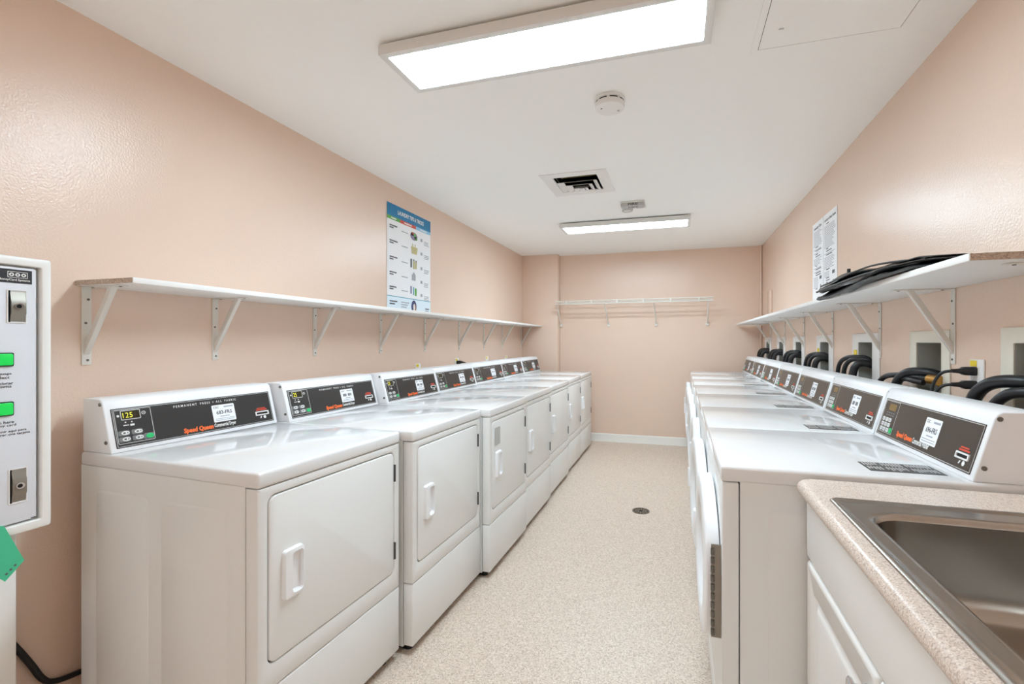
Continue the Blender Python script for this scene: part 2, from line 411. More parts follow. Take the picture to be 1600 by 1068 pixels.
def washer(label, loc, W, number=None, ajar=0.0, hoses=0):
    zt, D, seam = .948, .75, .150
    r = thing('clothes_washer', label, 'washer', (*loc, 0), math.radians(-90), 'white front-loading washers along the right wall')
    machine_base(r, W, D, zt, seam)
    obj('front_panel', BX(.002, W-.002, 0, .045, seam+.002, zt-.048), 'enamel_side', r, bevel=.004)
    cz, hx = .585, W-.030
    def sup(k):                       # door outline: square with long chamfered corners, seen from its centre
        pg = [(.255, -.135), (.255, .135), (.085, .250), (-.085, .250), (-.255, .135), (-.255, -.135), (-.085, -.250), (.085, -.250)]
        for _ in range(2):
            q = []
            for a_, b_ in zip(pg, pg[1:]+pg[:1]): q += [tuple(.82*u+.18*v for u, v in zip(a_, b_)), tuple(.18*u+.82*v for u, v in zip(a_, b_))]
            pg = q
        out = []
        for i in range(40):
            t = 2*math.pi*i/40; c_, s_ = math.cos(t), math.sin(t); best = None
            for (x0, y0), (x1, y1) in zip(pg, pg[1:]+pg[:1]):
                dx, dy = x1-x0, y1-y0; den = c_*dy-s_*dx
                if abs(den) < 1e-9: continue
                rr = (x0*dy-y0*dx)/den; w_ = (x0*s_-y0*c_)/den
                if rr > 0 and -1e-6 <= w_ <= 1+1e-6: best = rr if best is None else max(best, rr)
            out.append((-.258+k*best*c_, cz+k*best*s_))
        return out
    L = lambda g, y: [(p, y, q) for p, q in g]
    cc = lambda R: [(-.258+R*math.cos(2*math.pi*i/40), cz+R*math.sin(2*math.pi*i/40)) for i in range(40)]
    lo = [L(sup(.99), 0), L(sup(1), -.033), L(sup(.985), -.038), L(sup(.94), -.041), L(cc(.185), -.042), L(cc(.172), -.036), L(cc(.160), -.016)]
    door = obj('door', loft(NB(), lo, True, False), 'plastic', r, loc=(hx, -.003, 0), rz=math.radians(ajar))
    obj('door_glass', loft(NB(), [L(cc(.164), -.018), L(cc(.12), -.024), L(cc(.05), -.028)], False, True), 'glass_dark', door)
    obj('door_latch', BX(-.506, -.470, -.050, -.036, cz-.05, cz+.05), 'plastic', door, bevel=.006)
    hg = obj('piano_hinge', BX(.000, .005, -.028, -.001, .444, .712), 'hinge_steel', r, loc=(hx+.004, 0, 0))
    for k in range(10):
        z = .452+.0258*k
        obj('hinge_knuckle', cyl(NB(), (.0065, -.024, z), (0, 0, 1), .0055, .017, 8), 'screw', hg)
    # warning label on the top
    lab = obj('top_label', BX(W-.150, W-.055, .385, .560, zt, zt+.0008), 'panel', r)
    bm = NB(); up = lambda s, t, o: (s, t, o)
    for k in range(22):
        if k in (5, 13): continue
        y = .391+.0075*k
        for a, b in ((.006, .030+random.random()*.012), (.048, .070+random.random()*.018)): quad(bm, up, W-.150+a, W-.150+b, y, y+.0030, zt+.0012)
    pobj('label_print', bm, 'white_print', lab)
    console(r, W, zt, .588, 'washer', number, None, True)
    return r

# dryers: front-left corner as one faces the machine, heading of the front edge, width
DR = [((-1.132, .990), 87.2, .628), ((-1.053, 1.636), 88.6, .632), ((-.988, 2.277), 89.3, .604), ((-.995, 2.892), 90, .646),
      ((-1.011, 3.545), 90, .688), ((-1.029, 4.240), 90, .634), ((-1.034, 4.880), 90, .648)]
DL = ['white dryer nearest the camera on the left, sticker 683-FRS, display reading 125',
      'white dryer second from the card kiosk, its lit display reading 25',
      'white dryer with a grey paper sticker at the top of its door',
      'fourth white dryer from the camera, just beyond the one with a grey door sticker',
      'fifth white dryer from the camera, third from the back wall in the left row',
      'white dryer last but one before the back wall, left row',
      'white dryer at the far end of the left row, by the back wall']
for i, ((x, y), a, W) in enumerate(DR):
    dryer(DL[i], (x, y), a, W, '683-FRS' if i == 0 else None, ['125', '25', '25'][i] if i < 3 else None, i == 2)
# washers: far edge of each along the wall (front-left corner as one faces it)
WY = [1.362, 1.975, 2.597, 3.219, 3.857, 4.484, 5.095, 5.740]
WX = [.121, .126, .128, .131, .135, .139, .144]
WL = ['front-loading washer nearest the camera, beside the sink counter, sticker 696-FRS',
      'second front-loading washer from the sink counter',
      'third front-loading washer from the sink counter',
      'middle front-loading washer, fourth of the seven in the right row',
      'fifth front-loading washer from the sink counter, third from the back wall',
      'front-loading washer last but one before the back wall, right row',
      'front-loading washer at the far end of the right row, by the back wall']
washers = []
for i in range(7):
    Wd = WY[i+1]-WY[i]-.006
    washers.append(washer(WL[i], (WX[i], WY[i+1]-.003), Wd, '696-FRS' if i == 0 else None, [1.0, 2.5, 0, 1.5, .5, 2.5, 2.0][i]))
# hoses: part of each washer, from the valve box over and down behind the console
for i, wr in enumerate(washers):
    yo = WX[i]
    def P(X, Y, Z): return (WY[i+1]-.003-Y, X-yo, Z)
    c = BOXC[i]
    sets = [(c-.055, c-.040, 1.185, .019, 'drain_hose'), (c-.035, c+.090, 1.205, .012, 'supply_hose'), (c-.010, c+.185, 1.215, .012, 'supply_hose')]
    if i == 1: sets = [(c-.02, c+.13, 1.160, .014, 'drain_hose'), (c-.05, c+.10, 1.142, .010, 'supply_hose'), (c-.02, c+.19, 1.140, .010, 'supply_hose')]
    if i == 0: sets = [(c-.03, c+.15, 1.185, .019, 'drain_hose'), (c-.09, c+.07, 1.160, .015, 'supply_hose')]
    if i == 1:
        for zo, xo, F, nm in ((.0, 0, c+.27, 'supply_hose'), (-.012, -.02, c+.12, 'supply_hose')):
            pts = [P(.940+xo, c-.055, 1.151+zo), P(.925+xo, c+.0, 1.156+zo), P(.905, c+.4*(F-c), 1.158+zo), P(.892, c+.85*(F-c), 1.135), P(.886, F, 1.06), P(.886, F, .80)]
            obj(nm, tube(NB(), spline(pts, 6), .011, 10), 'black', wr)
        sets = [(c-.05, c+.105, 1.178, .018, 'drain_hose')]
    for Y, F, zt_, rr, nm in sets:
        d_ = F-Y
        pts = [P(XR+.050, Y, 1.135), P(XR+.015, Y+.06*d_, zt_-.012), P(.940, Y+.30*d_, zt_), P(.906, Y+.66*d_, zt_-.010), P(.890, Y+.93*d_, zt_-.055), P(.886, F, 1.05), P(.886, F, .80)]
        obj(nm, tube(NB(), spline(pts, 6), rr, 10), 'black', wr)

# ------------------------------------------------------------------ valve boxes in the right wall
BL = ['cream recessed valve box above the washer nearest the camera', 'cream recessed valve box with brass fittings, second from the camera',
      'white recessed valve box third from the camera, yellow tag beside it', 'white recessed valve box fourth from the camera, small yellow tag',
      'white recessed valve box fifth from the camera', 'white recessed valve box sixth from the camera', 'white recessed valve box nearest the back wall']
for i, c in enumerate(BOXC):
    b = thing('valve_box', BL[i], 'valve box', (XR, c, 1.19), 0, 'recessed washer valve boxes')
    hw = .148 if i < 2 else .180
    m = 'cream' if i < 2 else 'shelf'
    z0, z1 = -.13, .152
    fr = lambda p, q, t: (t, p, q)
    obj('flange', ringplate(NB(), rrect(-hw, hw, z0, z1, .006, 3), rrect(-BW/2+.002, BW/2-.002, BZ0-1.19+.002, BZ1-1.19-.002, .006, 3), fr, -.006, -.0005), m, b, bevel=.0015, ang=60)
    y0, y1, a, d = -BW/2+.001, BW/2-.001, BZ0-1.19+.001, BZ1-1.19-.001
    bm = NB(); box(bm, .092, .096, y0, y1, a, d)
    for q in ((0, .092, y0, y0+.003, a, d), (0, .092, y1-.003, y1, a, d), (0, .092, y0, y1, a, a+.003), (0, .092, y0, y1, d-.003, d)): box(bm, *q)
    obj('liner', bm, 'boxgrey', b)
    for k, yy in enumerate((-.045, .045)):
        v = obj('valve', cyl(NB(), (.06, yy, -.085), (0, 0, 1), .012, .05, 10), 'brass', b)
        obj('valve_handle', BX(.052, .060, yy-.022, yy+.022, -.026, -.018), 'screw' if i != 1 else 'brass', v, bevel=.002)
    if i == 1:
        obj('hose_coupling', cyl(NB(), (-.018, -.108, -.038), (-.25, .95, .05), .019, .045, 14), 'brass', b)
        obj('hose_coupling', cyl(NB(), (-.010, -.062, -.040), (-.25, .95, .05), .015, .02, 14), 'brass', b)
    if i in (2, 3):
        obj('yellow_tag', BX(-.0085, -.006, BW/2+.012, BW/2+.056, .020, .062), 'yellow', b)

# outlet with two plugs by the second box
def outlet(label, loc, side, tagm=True):
    o = thing('wall_outlet', label, 'outlet', loc, 0 if side > 0 else math.pi, 'wall outlets')
    obj('cover_plate', BX(-.007, 0, -.036, .036, -.060, .060), 'shelf', o, bevel=.003)
    for z in (-.026, .020): obj('socket', BX(-.0085, -.006, -.016, .016, z-.014, z+.014), 'cream', o, bevel=.003)
    if tagm: obj('yellow_tag', BX(-.0086, -.0068, -.004, .030, .036, .056), 'yellow', o)
    return o
outlet('white outlet with yellow tag and two black plugs, right wall', (XR, 1.835, 1.180), 1)
for z, n in ((1.200, 'upper'), (1.154, 'lower')):
    p = thing('power_plug', 'black power plug in the '+n+' socket of the right wall outlet', 'plug', (XR-.008, 1.842, z), 0, 'plugs in the right wall outlet')
    bm = NB(); loft(bm, [[(x, py, pz) for py, pz in rrect(-h, h, -h*.8, h*.8, h*.4, 3)] for x, h in ((0, .018), (-.030, .017), (-.040, .010), (-.062, .008))], True, True)
    obj('plug_body', bm, 'black', p)
    obj('cord', tube(NB(), spline([(-.058, 0, 0), (-.085, .012, -.008), (-.1, .03, -.045), (-.098, .05, -.10), (-.09, .055, -.25)], 6), .005, 8), 'black', p)
for k, (Y, z, lab) in enumerate(((3.18, 1.062, 'yellow-tagged outlet nearest the camera above the left row of dryers'), (3.84, 1.082, 'outlet with a black plug above the left row of dryers'),
                            (4.53, 1.076, 'small outlet above the fifth and sixth dryers'), (5.10, 1.066, 'outlet above the dryer nearest the back wall'))):
    outlet(lab, (XL, Y, z), -1)
    if k == 1:
        p = thing('power_plug', 'black power plug in the outlet above the left dryers', 'plug', (XL+.008, Y-.0, z+.022))
        obj('plug_body', loft(NB(), [[(x, py, pz) for py, pz in rrect(-h, h, -h*.8, h*.8, h*.4, 3)] for x, h in ((0, .020), (.034, .019), (.046, .012), (.064, .009))], True, True), 'black', p)
        obj('cord', tube(NB(), spline([(.06, 0, 0), (.085, .012, -.01), (.095, .03, -.05), (.09, .03, -.25)], 6), .006, 8), 'black', p)

# ------------------------------------------------------------------ wall shelves with brackets
def bracket(parent, X, Y, z, side):
    """side +1: left wall, shelf reaches to +X"""
    w_ = .014; g = lambda a: X+side*a
    def bx(a0, a1, y0, y1, z0, z1):
        p, q = sorted((g(a0), g(a1))); return BX(p, q, y0, y1, z0, z1)
    bm = bx(.0005, .004, Y-w_, Y+w_, z-.275, z)
    p, q = sorted((g(.0005), g(.19))); box(bm, p, q, Y-w_, Y+w_, z-.004, z-.0003)
    b = obj('bracket', bm, 'bracket', parent, bevel=.001)
    n = .009
    bm = NB(); pr = [(.004, z-.240), (.004, z-.205), (.125, z-.004), (.148, z-.004)]
    V = [[bm.verts.new((g(a), Y+s*n, q)) for a, q in pr] for s in (-1, 1)]
    bm.faces.new(V[0]); bm.faces.new(V[1][::-1])
    for i in range(4): bm.faces.new([V[0][i], V[1][i], V[1][(i+1) % 4], V[0][(i+1) % 4]])
    obj('brace', bm, 'bracket', b, bevel=.002)
    for dz, dy in ((-.045, .004), (-.128, -.003), (-.258, .002)):
        obj('screw', cyl(NB(), (g(.004), Y+dy, z+dz), (side, 0, 0), .004, .0018, 8), 'screw', b)
    for a in (.035, .172): obj('screw', cyl(NB(), (g(a), Y, z-.0062), (0, 0, 1), .0042, .0028, 8), 'screw', b)
SZ = 1.492
s = thing('wall_shelf', 'long white wall shelf on brackets above the dryers', 'shelf', (XL, 1.053, SZ))
s.location = (0, 0, 0)
for y0, y1 in ((1.054, 3.398), (3.401, CHY-.002)):
    bd = obj('shelf_board', BX(XL+.001, -1.722, y0, y1, SZ, SZ+.019), 'shelf', s, bevel=.0015)
obj('raw_end', BX(XL+.001, -1.724, 1.0525, 1.0538, SZ+.001, SZ+.018), 'chip', s)
for Y in (1.082, 1.540, 2.118, 2.712, 3.285, 3.885, 4.455, 4.985, 5.66): bracket(s, XL, Y, SZ, 1)
s = thing('wall_shelf', 'long white wall shelf above the washers, black bag lying on it', 'shelf')
obj('shelf_board', BX(.670, XR-.001, 1.310, YB-.06, SZ, SZ+.019), 'shelf', s, bevel=.0015)
obj('raw_end', BX(.672, XR-.001, 1.3085, 1.3098, SZ+.001, SZ+.018), 'chip', s)
for Y in (1.372, 1.975, 2.592, 3.300, 3.985, 4.655, 5.345): bracket(s, XR, Y, SZ, -1)

# black folded vinyl bag on the right shelf
bag = thing('folded_bag', 'black folded vinyl bag lying along the right shelf edge', 'bag', (.735, 1.965, SZ+.0195), math.radians(3))
def baglayer(name, z0, th, half, y0, y1, xo, seed, sag=0.0, m='blackgloss'):
    rnd = random.Random(seed); loops = []; N = 30
    for i in range(N):
        t = i/(N-1); y = y0+(y1-y0)*t
        e = min(1, (t+.004)/.10, (1.004-t)/.05)**.5
        wv = .008*math.sin(t*9+seed)+.003*rnd.uniform(-1, 1); h = th*(.8+.2*math.sin(t*11+seed*2)+.08*rnd.uniform(-1, 1))*max(e, .3)*(.55+.45*min(1, t*1.6))
        zz = z0*(.55+.45*min(1, t*1.6))+.003*math.sin(t*7+seed)*(z0 > 0)
        L_ = []
        for k_ in range(20):
            a_ = 2*math.pi*k_/20; x = xo+wv+half*e*math.cos(a_); z = zz+h*.5+h*.5*math.copysign(abs(math.sin(a_))**.7, math.sin(a_))
            edge = -.066+.0524*y                     # where the shelf ends, in the bag's own frame
            if sag and x < edge: z -= min(sag, (edge-x)*1.1)*min(1, max(0, (t-.3)/.25))
            L_.append((x, y, max(z, .0004) if x >= edge else z))
        loops.append(L_)
    return obj(name, loft(NB(), loops, True, True), m, bag)
baglayer('lower_fold', .0, .036, .098, -.47, .42, -.006, 1, .028)
baglayer('upper_fold', .026, .032, .088, -.49, .415, -.004, 2, .024)
baglayer('top_fold', .050, .024, .070, -.46, .405, .006, 3, .020)
obj('zip_edge', tube(NB(), spline([(-.080, -.40, .020), (-.092, -.1, .030), (-.096, .2, .022), (-.094, .39, .016)], 8), .0045, 8), 'black', bag)
obj('zip_edge', tube(NB(), spline([(-.060, -.40, .030), (-.075, -.1, .058), (-.080, .2, .048), (-.078, .38, .042)], 8), .0035, 8), 'black', bag)
obj('strap_end', cyl(NB(), (-.045, .17, .070), (0, 0, 1), .007, .018, 8), 'black', bag)

# ------------------------------------------------------------------ posters
P = thing('wall_poster', 'tall laundry tips poster with blue header standing on the left shelf', 'poster', (XL, 0, 0))
fp = lambda s_, t, o: (o, 2.781+s_*.588, SZ+.021+t*.788)
def pp(name, pts, m, o): return obj(name, prism(NB(), pts, fp, o-.0006, o), m, P)
pp('sheet', [(0, 0), (1, 0), (1, 1), (0, 1)], 'paper', .003)
R4 = lambda a, b, c, d: [(a, c), (b, c), (b, d), (a, d)]
pp('header_band', R4(0, 1, .885, 1), 'blue', .0036)
pp('green_tab', R4(0, .27, .853, .885), 'p_green', .0036); pp('red_tab', R4(.27, .63, .853, .885), 'p_red', .0036); pp('light_blue_tab', R4(.63, 1, .853, .885), 'p_lblue', .0036)
pp('footer_band', R4(0, 1, 0, .145), 'p_pale', .0036); pp('footer_rule', R4(0, 1, .145, .152), 'p_teal', .0037)
pobj('title_lettering', put_text(NB(), 'LAUNDRY TIPS & TRICKS', fp, .22, .82, .922, .962, .0042, .03), 'white_print', P)
bm = NB()
for a, b in ((.08, .19), (.36, .53), (.73, .90)): quad(bm, fp, a, b, .863, .875, .0042)
pobj('tab_print', bm, 'white_print', P)
bmd, bml = NB(), NB()
rows = (.80, .66, .51, .37, .235)
for r in rows:
    quad(bmd, fp, .05, .19+.04*random.random(), r-.006, r+.006, .0038); quad(bmd, fp, .05, .13, r-.026, r-.014, .0038)
    quad(bml, fp, .30, .44, r-.025, r-.016, .0038)
    for k in range(3): quad(bml, fp, .83, .93+.03*random.random(), r-.045-.016*k, r-.037-.016*k, .0038)
    quad(bml, fp, .74, .79, r-.05, r-.02, .0038)
quad(bmd, fp, .05, .21, .096, .108, .0042); quad(bmd, fp, .05, .16, .072, .084, .0042)
for k in range(3): quad(bml, fp, .29, .47-.03*k, .098-.022*k, .108-.022*k, .0042)
quad(bmd, fp, .86, .96, .060, .072, .0042); quad(bml, fp, .86, .95, .040, .050, .0042)
pobj('row_headings', bmd, 'ink', P); pobj('small_print', bml, 'lightink', P)
# pictures: piles of washing, basket, bottles
def pic(name, polys, m): 
    bm = NB()
    for q in polys: flat(bm, fp, q, .0040+.0001*len(MATS) % .0002)
    return pobj(name, bm, m, P)
pic('clothes_picture', [circ(.58, .775, .085, 14, .040)], 'p_purple'); pic('clothes_picture', [circ(.545, .795, .035, 10, .02), circ(.62, .765, .03, 10, .02)], 'p_tan')
bm = NB(); flat(bm, fp, circ(.60, .79, .028, 10, .018), .0044); flat(bm, fp, circ(.64, .755, .022, 10, .014), .0044); pobj('clothes_picture', bm, 'p_green', P)
bm = NB(); flat(bm, fp, circ(.555, .80, .018, 8, .011), .0044); pobj('clothes_picture', bm, 'p_red', P)
pic('basket_picture', [[(.53, .60), (.65, .60), (.67, .67), (.51, .67)], R4(.54, .56, .67, .70), R4(.60, .62, .67, .70)], 'p_tan')
pic('bottle_picture', [R4(.50, .535, .46, .545)], 'ink'); pic('bottle_picture', [R4(.56, .60, .45, .53), R4(.61, .65, .455, .525)], 'p_tan'); pic('bottle_picture', [R4(.565, .59, .53, .545), R4(.62, .645, .525, .54)], 'ink')
pic('dryer_picture', [R4(.53, .62, .335, .39), [(.54, .39), (.58, .42), (.62, .39)]], 'lightink')
pic('bottle_picture', [R4(.50, .525, .20, .275)], 'p_navy'); pic('bottle_picture', [R4(.56, .585, .19, .27)], 'p_teal'); pic('bottle_picture', [R4(.60, .645, .185, .26)], 'p_green')
pic('round_photo', [circ(.58, .075, .062, 22, .062)], 'p_navy')
bm = NB(); flat(bm, fp, circ(.60, .062, .036, 14, .042), .0044); pobj('round_photo', bm, 'p_skin', P)
bm = NB(); flat(bm, fp, circ(.585, .07, .022, 12, .034), .0047); pobj('round_photo', bm, 'white_print', P)

P2 = thing('wall_notice', 'white two-column laundry notice sheet on the right wall', 'notice', (XR, 0, 0))
fq = lambda s_, t, o: (-o, 3.745-s_*.530, 1.600+t*.555)
obj('sheet', prism(NB(), [(0, 0), (1, 0), (1, 1), (0, 1)], fq, .001, .003), 'paper', P2)
obj('fold_edge', prism(NB(), R4(.475, .481, 0, 1), fq, .003, .0036), 'lightink', P2)
bmd, bml = NB(), NB()
put_text(bmd, 'Laundry Tips', fq, .07, .40, .905, .945, .0036, .03); put_text(bmd, 'Laundry & Stain Guide', fq, .52, .96, .905, .945, .0036, .03)
for c0, c1 in ((.06, .44), (.52, .95)):
    t = .875
    while t > .12:
        a = random.random()
        if a < .12: quad(bmd, fq, c0+.08, c0+.08+.2*random.random()+.06, t, t+.012, .0036); t -= .028
        else: quad(bml, fq, c0, c1-.12*random.random() if t > .30 else c0+.2, t, t+.007, .0036); t -= .0185
    quad(bmd, fq, c1-.12, c1-.03, .25, .29, .0036); quad(bmd, fq, c1-.09, c1-.055, .08, .18, .0036)
pobj('headings', bmd, 'ink', P2); pobj('small_print', bml, 'lightink', P2)

# ------------------------------------------------------------------ wire shelf on the back wall
ws = thing('wire_shelf', 'white wire shelf on diagonal struts on the back wall', 'shelf')
wy0, wy1, wx0, wx1 = 5.55, YB-.006, -1.500, .400
zz = lambda x: 1.806+.004*(x-wx0)
for z_, nm in ((1.806, 'front_rail'), (1.768, 'front_rail')):
    obj(nm, tube(NB(), [(wx0, wy0, z_), (wx1, wy0, z_+.008)], .0068, 8), 'bracket', ws)
obj('back_rail', tube(NB(), [(wx0, wy1, 1.806), (wx1, wy1, 1.812)], .004, 8), 'bracket', ws)
obj('middle_rail', tube(NB(), [(wx0, 5.70, 1.802), (wx1, 5.70, 1.808)], .004, 8), 'bracket', ws)
bm = NB()
n = 62
for i in range(n):
    x = wx0+.01+(wx1-wx0-.02)*i/(n-1); tube(bm, [(x, wy0, zz(x)+.004), (x, wy1, zz(x)+.004)], .0013, 4)
dw = obj('deck_wires', bm, 'bracket', ws); dw['kind'] = 'stuff'
for x in (-1.356, -1.036, -.718, -.402, -.081, .238):
    obj('rail_spacer', BX(x-.009, x+.009, wy0-.009, wy0+.005, 1.764, 1.816), 'bracket', ws, bevel=.002)
for x0_, x1_ in ((-1.485, -1.500), (-.875, -.862), (-.275, -.262), (.345, .348)):
    st = obj('strut', tube(NB(), [(x0_, wy0+.01, 1.77), (x1_, YB-.012, 1.518)], .0085, 8), 'bracket', ws)
    obj('wall_clip', BX(x1_-.018, x1_+.018, YB-.022, YB-.0005, 1.490, 1.535), 'bracket', st, bevel=.004)
for x in (-1.3, -.9, -.5, -.1, .3): obj('wall_clip', BX(x-.008, x+.008, YB-.014, YB-.0005, 1.795, 1.818), 'bracket', ws, bevel=.002)

# ------------------------------------------------------------------ card kiosk at the left edge
KX = -1.78
k = thing('card_kiosk', 'white laundry card vending kiosk with green buttons on a pedestal', 'kiosk', (-1.88, .66, 0))
kk = lambda X0, X1, Y0, Y1, Z0, Z1: BX(X0+1.88, X1+1.88, Y0-.66, Y1-.66, Z0, Z1)
fk = lambda s_, t, o: (KX+1.88+o, s_-.66, t)          # s = world Y, t = z, o = out into the room
body = obj('housing', kk(-1.985, KX-.012, .438, .872, .768, 1.532), 'kiosk', k, bevel=.006)
obj('front_frame', ringplate(NB(), rrect(.434, .876, .764, 1.536, .008, 4), rrect(.462, .855, .789, 1.512, .004, 4), fk, -.012, .012), 'kiosk', k, bevel=.003, ang=60)
dr = obj('door', prism(NB(), rrect(.468, .848, .794, 1.507, .006, 4), fk, -.010, .004), 'kiosk_panel', k, bevel=.0025, ang=60)
obj('header_label', prism(NB(), R4(.60, .838, 1.462, 1.500), fk, .004, .0048), 'kiosk_black', dr)
bm = NB(); put_text(bm, 'MoneyCard Systems', fk, .771, .834, 1.4665, 1.4745, .0054, .02)
pobj('header_lettering', bm, 'white_print', dr)
bm = NB(); ringplate(bm, rrect(.789, .829, 1.477, 1.494, .001, 2), rrect(.7902, .8278, 1.4782, 1.4928, .0008, 2), fk, .0048, .0054)
for c in (.797, .809, .821): ringplate(bm, circ(c, 1.4855, .0050, 14), circ(c, 1.4855, .0022, 14), fk, .0048, .0054)
pobj('header_emblem', bm, 'white_print', dr)
for y0, y1, z0, z1 in ((.790, .825, 1.353, 1.441), (.793, .826, .851, .944)):
    lk = obj('lock_recess', ringplate(NB(), rrect(y0-.002, y1+.002, z0-.002, z1+.002, .001, 2), rrect(y0, y1, z0, z1, .001, 2), fk, .004, .0062), 'kiosk', dr)
    zc, yc = (z0+z1)/2, (y0+y1)/2
    obj('lock_pocket', prism(NB(), R4(y0, y1, z0, z1), fk, .004, .0046), 'grey_dark', lk) if False else None
    L3 = lambda y0_, y1_, z0_, z1_, o: [fk(a, b, o) for a, b in ((y0_, z0_), (y1_, z0_), (y1_, z1_), (y0_, z1_))]
    pr = [(z0+.002, .0046), (z0+.02, .008), (z0+.026, .011), (z1-.030, .011), (z1-.022, .008), (z1-.002, .0046)]
    bm = NB(); A = [bm.verts.new(fk(y0+.004, z_, o)) for z_, o in pr]; B_ = [bm.verts.new(fk(y1-.001, z_, o)) for z_, o in pr]
    for i in range(5): bm.faces.new([A[i], A[i+1], B_[i+1], B_[i]])
    bm.faces.new(A); bm.faces.new(B_[::-1])
    obj('lock_plate', bm, 'hinge_steel', dr)
    obj('lock_plate_gap', prism(NB(), R4(y0, y0+.0045, z0, z1), fk, .004, .0052), 'dark', dr)
    obj('lock_cylinder', ringplate(NB(), circ(yc+.001, zc, .009, 16), circ(yc, zc, .0055, 16), fk, .0105, .015), 'chrome', dr)
    obj('keyhole', prism(NB(), circ(yc+.0, zc, .0056, 12), fk, .0105, .0125), 'dark', dr)
for z0, z1 in ((1.233, 1.267), (1.097, 1.132)):
    bt = obj('button_surround', prism(NB(), rrect(.744, .8005, z0-.002, z1+.002, .004, 3), fk, .004, .008), 'kiosk_black', dr)
    obj('green_button', prism(NB(), rrect(.747, .7975, z0+.001, z1-.001, .004, 3), fk, .006, .013), 'green_lit', bt, bevel=.0015, ang=50)
bm = NB()
for s_, a, b, z in (('Language', .757, .797, 1.2065), ('Select', .764, .793, 1.197), ('Seleccionar', .752, .800, 1.181), ('Idioma', .765, .797, 1.1725),
                    ('Push here', .757, .802, 1.0735), ('to buy card', .756, .806, 1.064), ('Oprimir aqui para', .755, .827, 1.0475), ('comprar una tarjeta', .752, .834, 1.0385)):
    put_text(bm, s_, fk, a, b, z, z+.0078, .0048, .01)
quad(bm, fk, .836, .846, .796, .7985, .0048)
pobj('door_lettering', bm, 'kiosk_black', dr)
obj('pedestal', kk(-1.985, -1.86, .50, .846, 0, .768), 'kiosk', k, bevel=.004)
g = thing('green_slip', 'green paper slip hanging from the kiosk bottom edge', 'paper', (KX+.016, .79, .73))
bm = NB(); lo = []
pts = [(-.055, .085), (-.013, .068), (.027, -.043), (-.011, -.084), (-.060, -.02)]
lo = [[(.0+.02*(p[1]+.02)**2*8, p[0], p[1]) for p in pts], [(.0009+.02*(p[1]+.02)**2*8, p[0], p[1]) for p in pts]]
obj('slip', loft(bm, lo, True, True), 'green_paper', g)
bm = NB()
for i in range(3):
    a = .1+.3*i; y = -.008+(.020+.008)*a; z = -.072+(.072-.045)*a+.004
    flat(bm, lambda s_, t, o: (o, s_, t), [(y-.004, z-.002), (y+.0, z-.004+.004), (y-.003, z+.005), (y-.007, z+.001)], .0022)
pobj('slip_print', bm, 'ink', g)
obj('power_cord', tube(NB(), [(x+1.88, y-.66, z) for x, y, z in spline([(-1.97, .82, .50), (-1.985, .865, .42), (-1.985, .908, .330), (-1.985, .937, .264), (-1.985, .961, .207), (-1.985, .990, .177), (-1.985, 1.06, .160), (-1.984, 1.2, .15)], 6)], .009, 8), 'black', k)['label'] = 'black power cord running down the wall'

# ------------------------------------------------------------------ ceiling fixtures
def lamp(label, x0, x1, y0, y1):
    t = thing('ceiling_light', label, 'ceiling light', ((x0+x1)/2, (y0+y1)/2, ZC), 0, 'flat panel ceiling lights')
    hx, hy = (x1-x0)/2, (y1-y0)/2
    obj('back_pan', BX(-hx+.03, hx-.03, -hy+.03, hy-.03, -.0105, -.0005), 'grey_dark', t)
    obj('frame', ringplate(NB(), rrect(-hx, hx, -hy, hy, .002, 2), rrect(-hx+.028, hx-.028, -hy+.026, hy-.026, .002, 2), XYZ, -.050, -.010), 'lampframe', t, bevel=.002, ang=60)
    obj('diffuser', BX(-hx+.026, hx-.026, -hy+.024, hy-.024, -.047, -.042), 'lens', t)
    obj('cover', BX(-hx+.02, hx-.02, -hy+.02, hy-.02, -.030, -.011), 'lampframe', t)
lamp('large bright ceiling light panel nearest the camera', -1.100, .117, 1.477, 1.752)
lamp('ceiling light panel near the back wall', -1.098, .114, 4.205, 4.492)
lamp('added unseen fill light panel behind the camera', -1.100, .117, -2.0, -1.725)  # unseen panel, added to brighten the machine sides facing the camera
sd = thing('smoke_detector', 'round white smoke detector on the ceiling', 'smoke detector', (-.309, 2.125, ZC))
L = lambda R, z: [(a, b, z) for a, b in circ(0, 0, R, 32)]
obj('base_plate', loft(NB(), [L(.072, -.0005), L(.074, -.010), L(.068, -.013)], True, True), 'shelf', sd)
obj('vent_band', loft(NB(), [L(.066, -.012), L(.066, -.022)], True, True), 'horn', sd)
for i in range(8):
    a = math.radians(45*i+8); a1 = a+math.radians(33)
    pts = [(.0668*math.cos(a+(a1-a)*j/6), .0668*math.sin(a+(a1-a)*j/6)) for j in range(7)]; q = [(.060*p[0]/.0668, .060*p[1]/.0668) for p in pts]
    obj('vent_slot', prism(NB(), pts+q[::-1], XYZ, -.0205, -.0150), 'dark', sd)
obj('cap', loft(NB(), [L(.069, -.0215), L(.070, -.034), L(.066, -.043), L(.052, -.047), L(.0, -.047)] if False else [L(.069, -.0215), L(.070, -.034), L(.066, -.043), L(.050, -.047)], True, True), 'shelf', sd)
obj('test_button', cyl(NB(), (.038, .020, -.0466), (0, 0, -1), .006, .002, 10), 'horndark', sd)
obj('indicator_light', cyl(NB(), (-.036, -.020, -.0466), (0, 0, -1), .004, .002, 8), 'ink', sd)

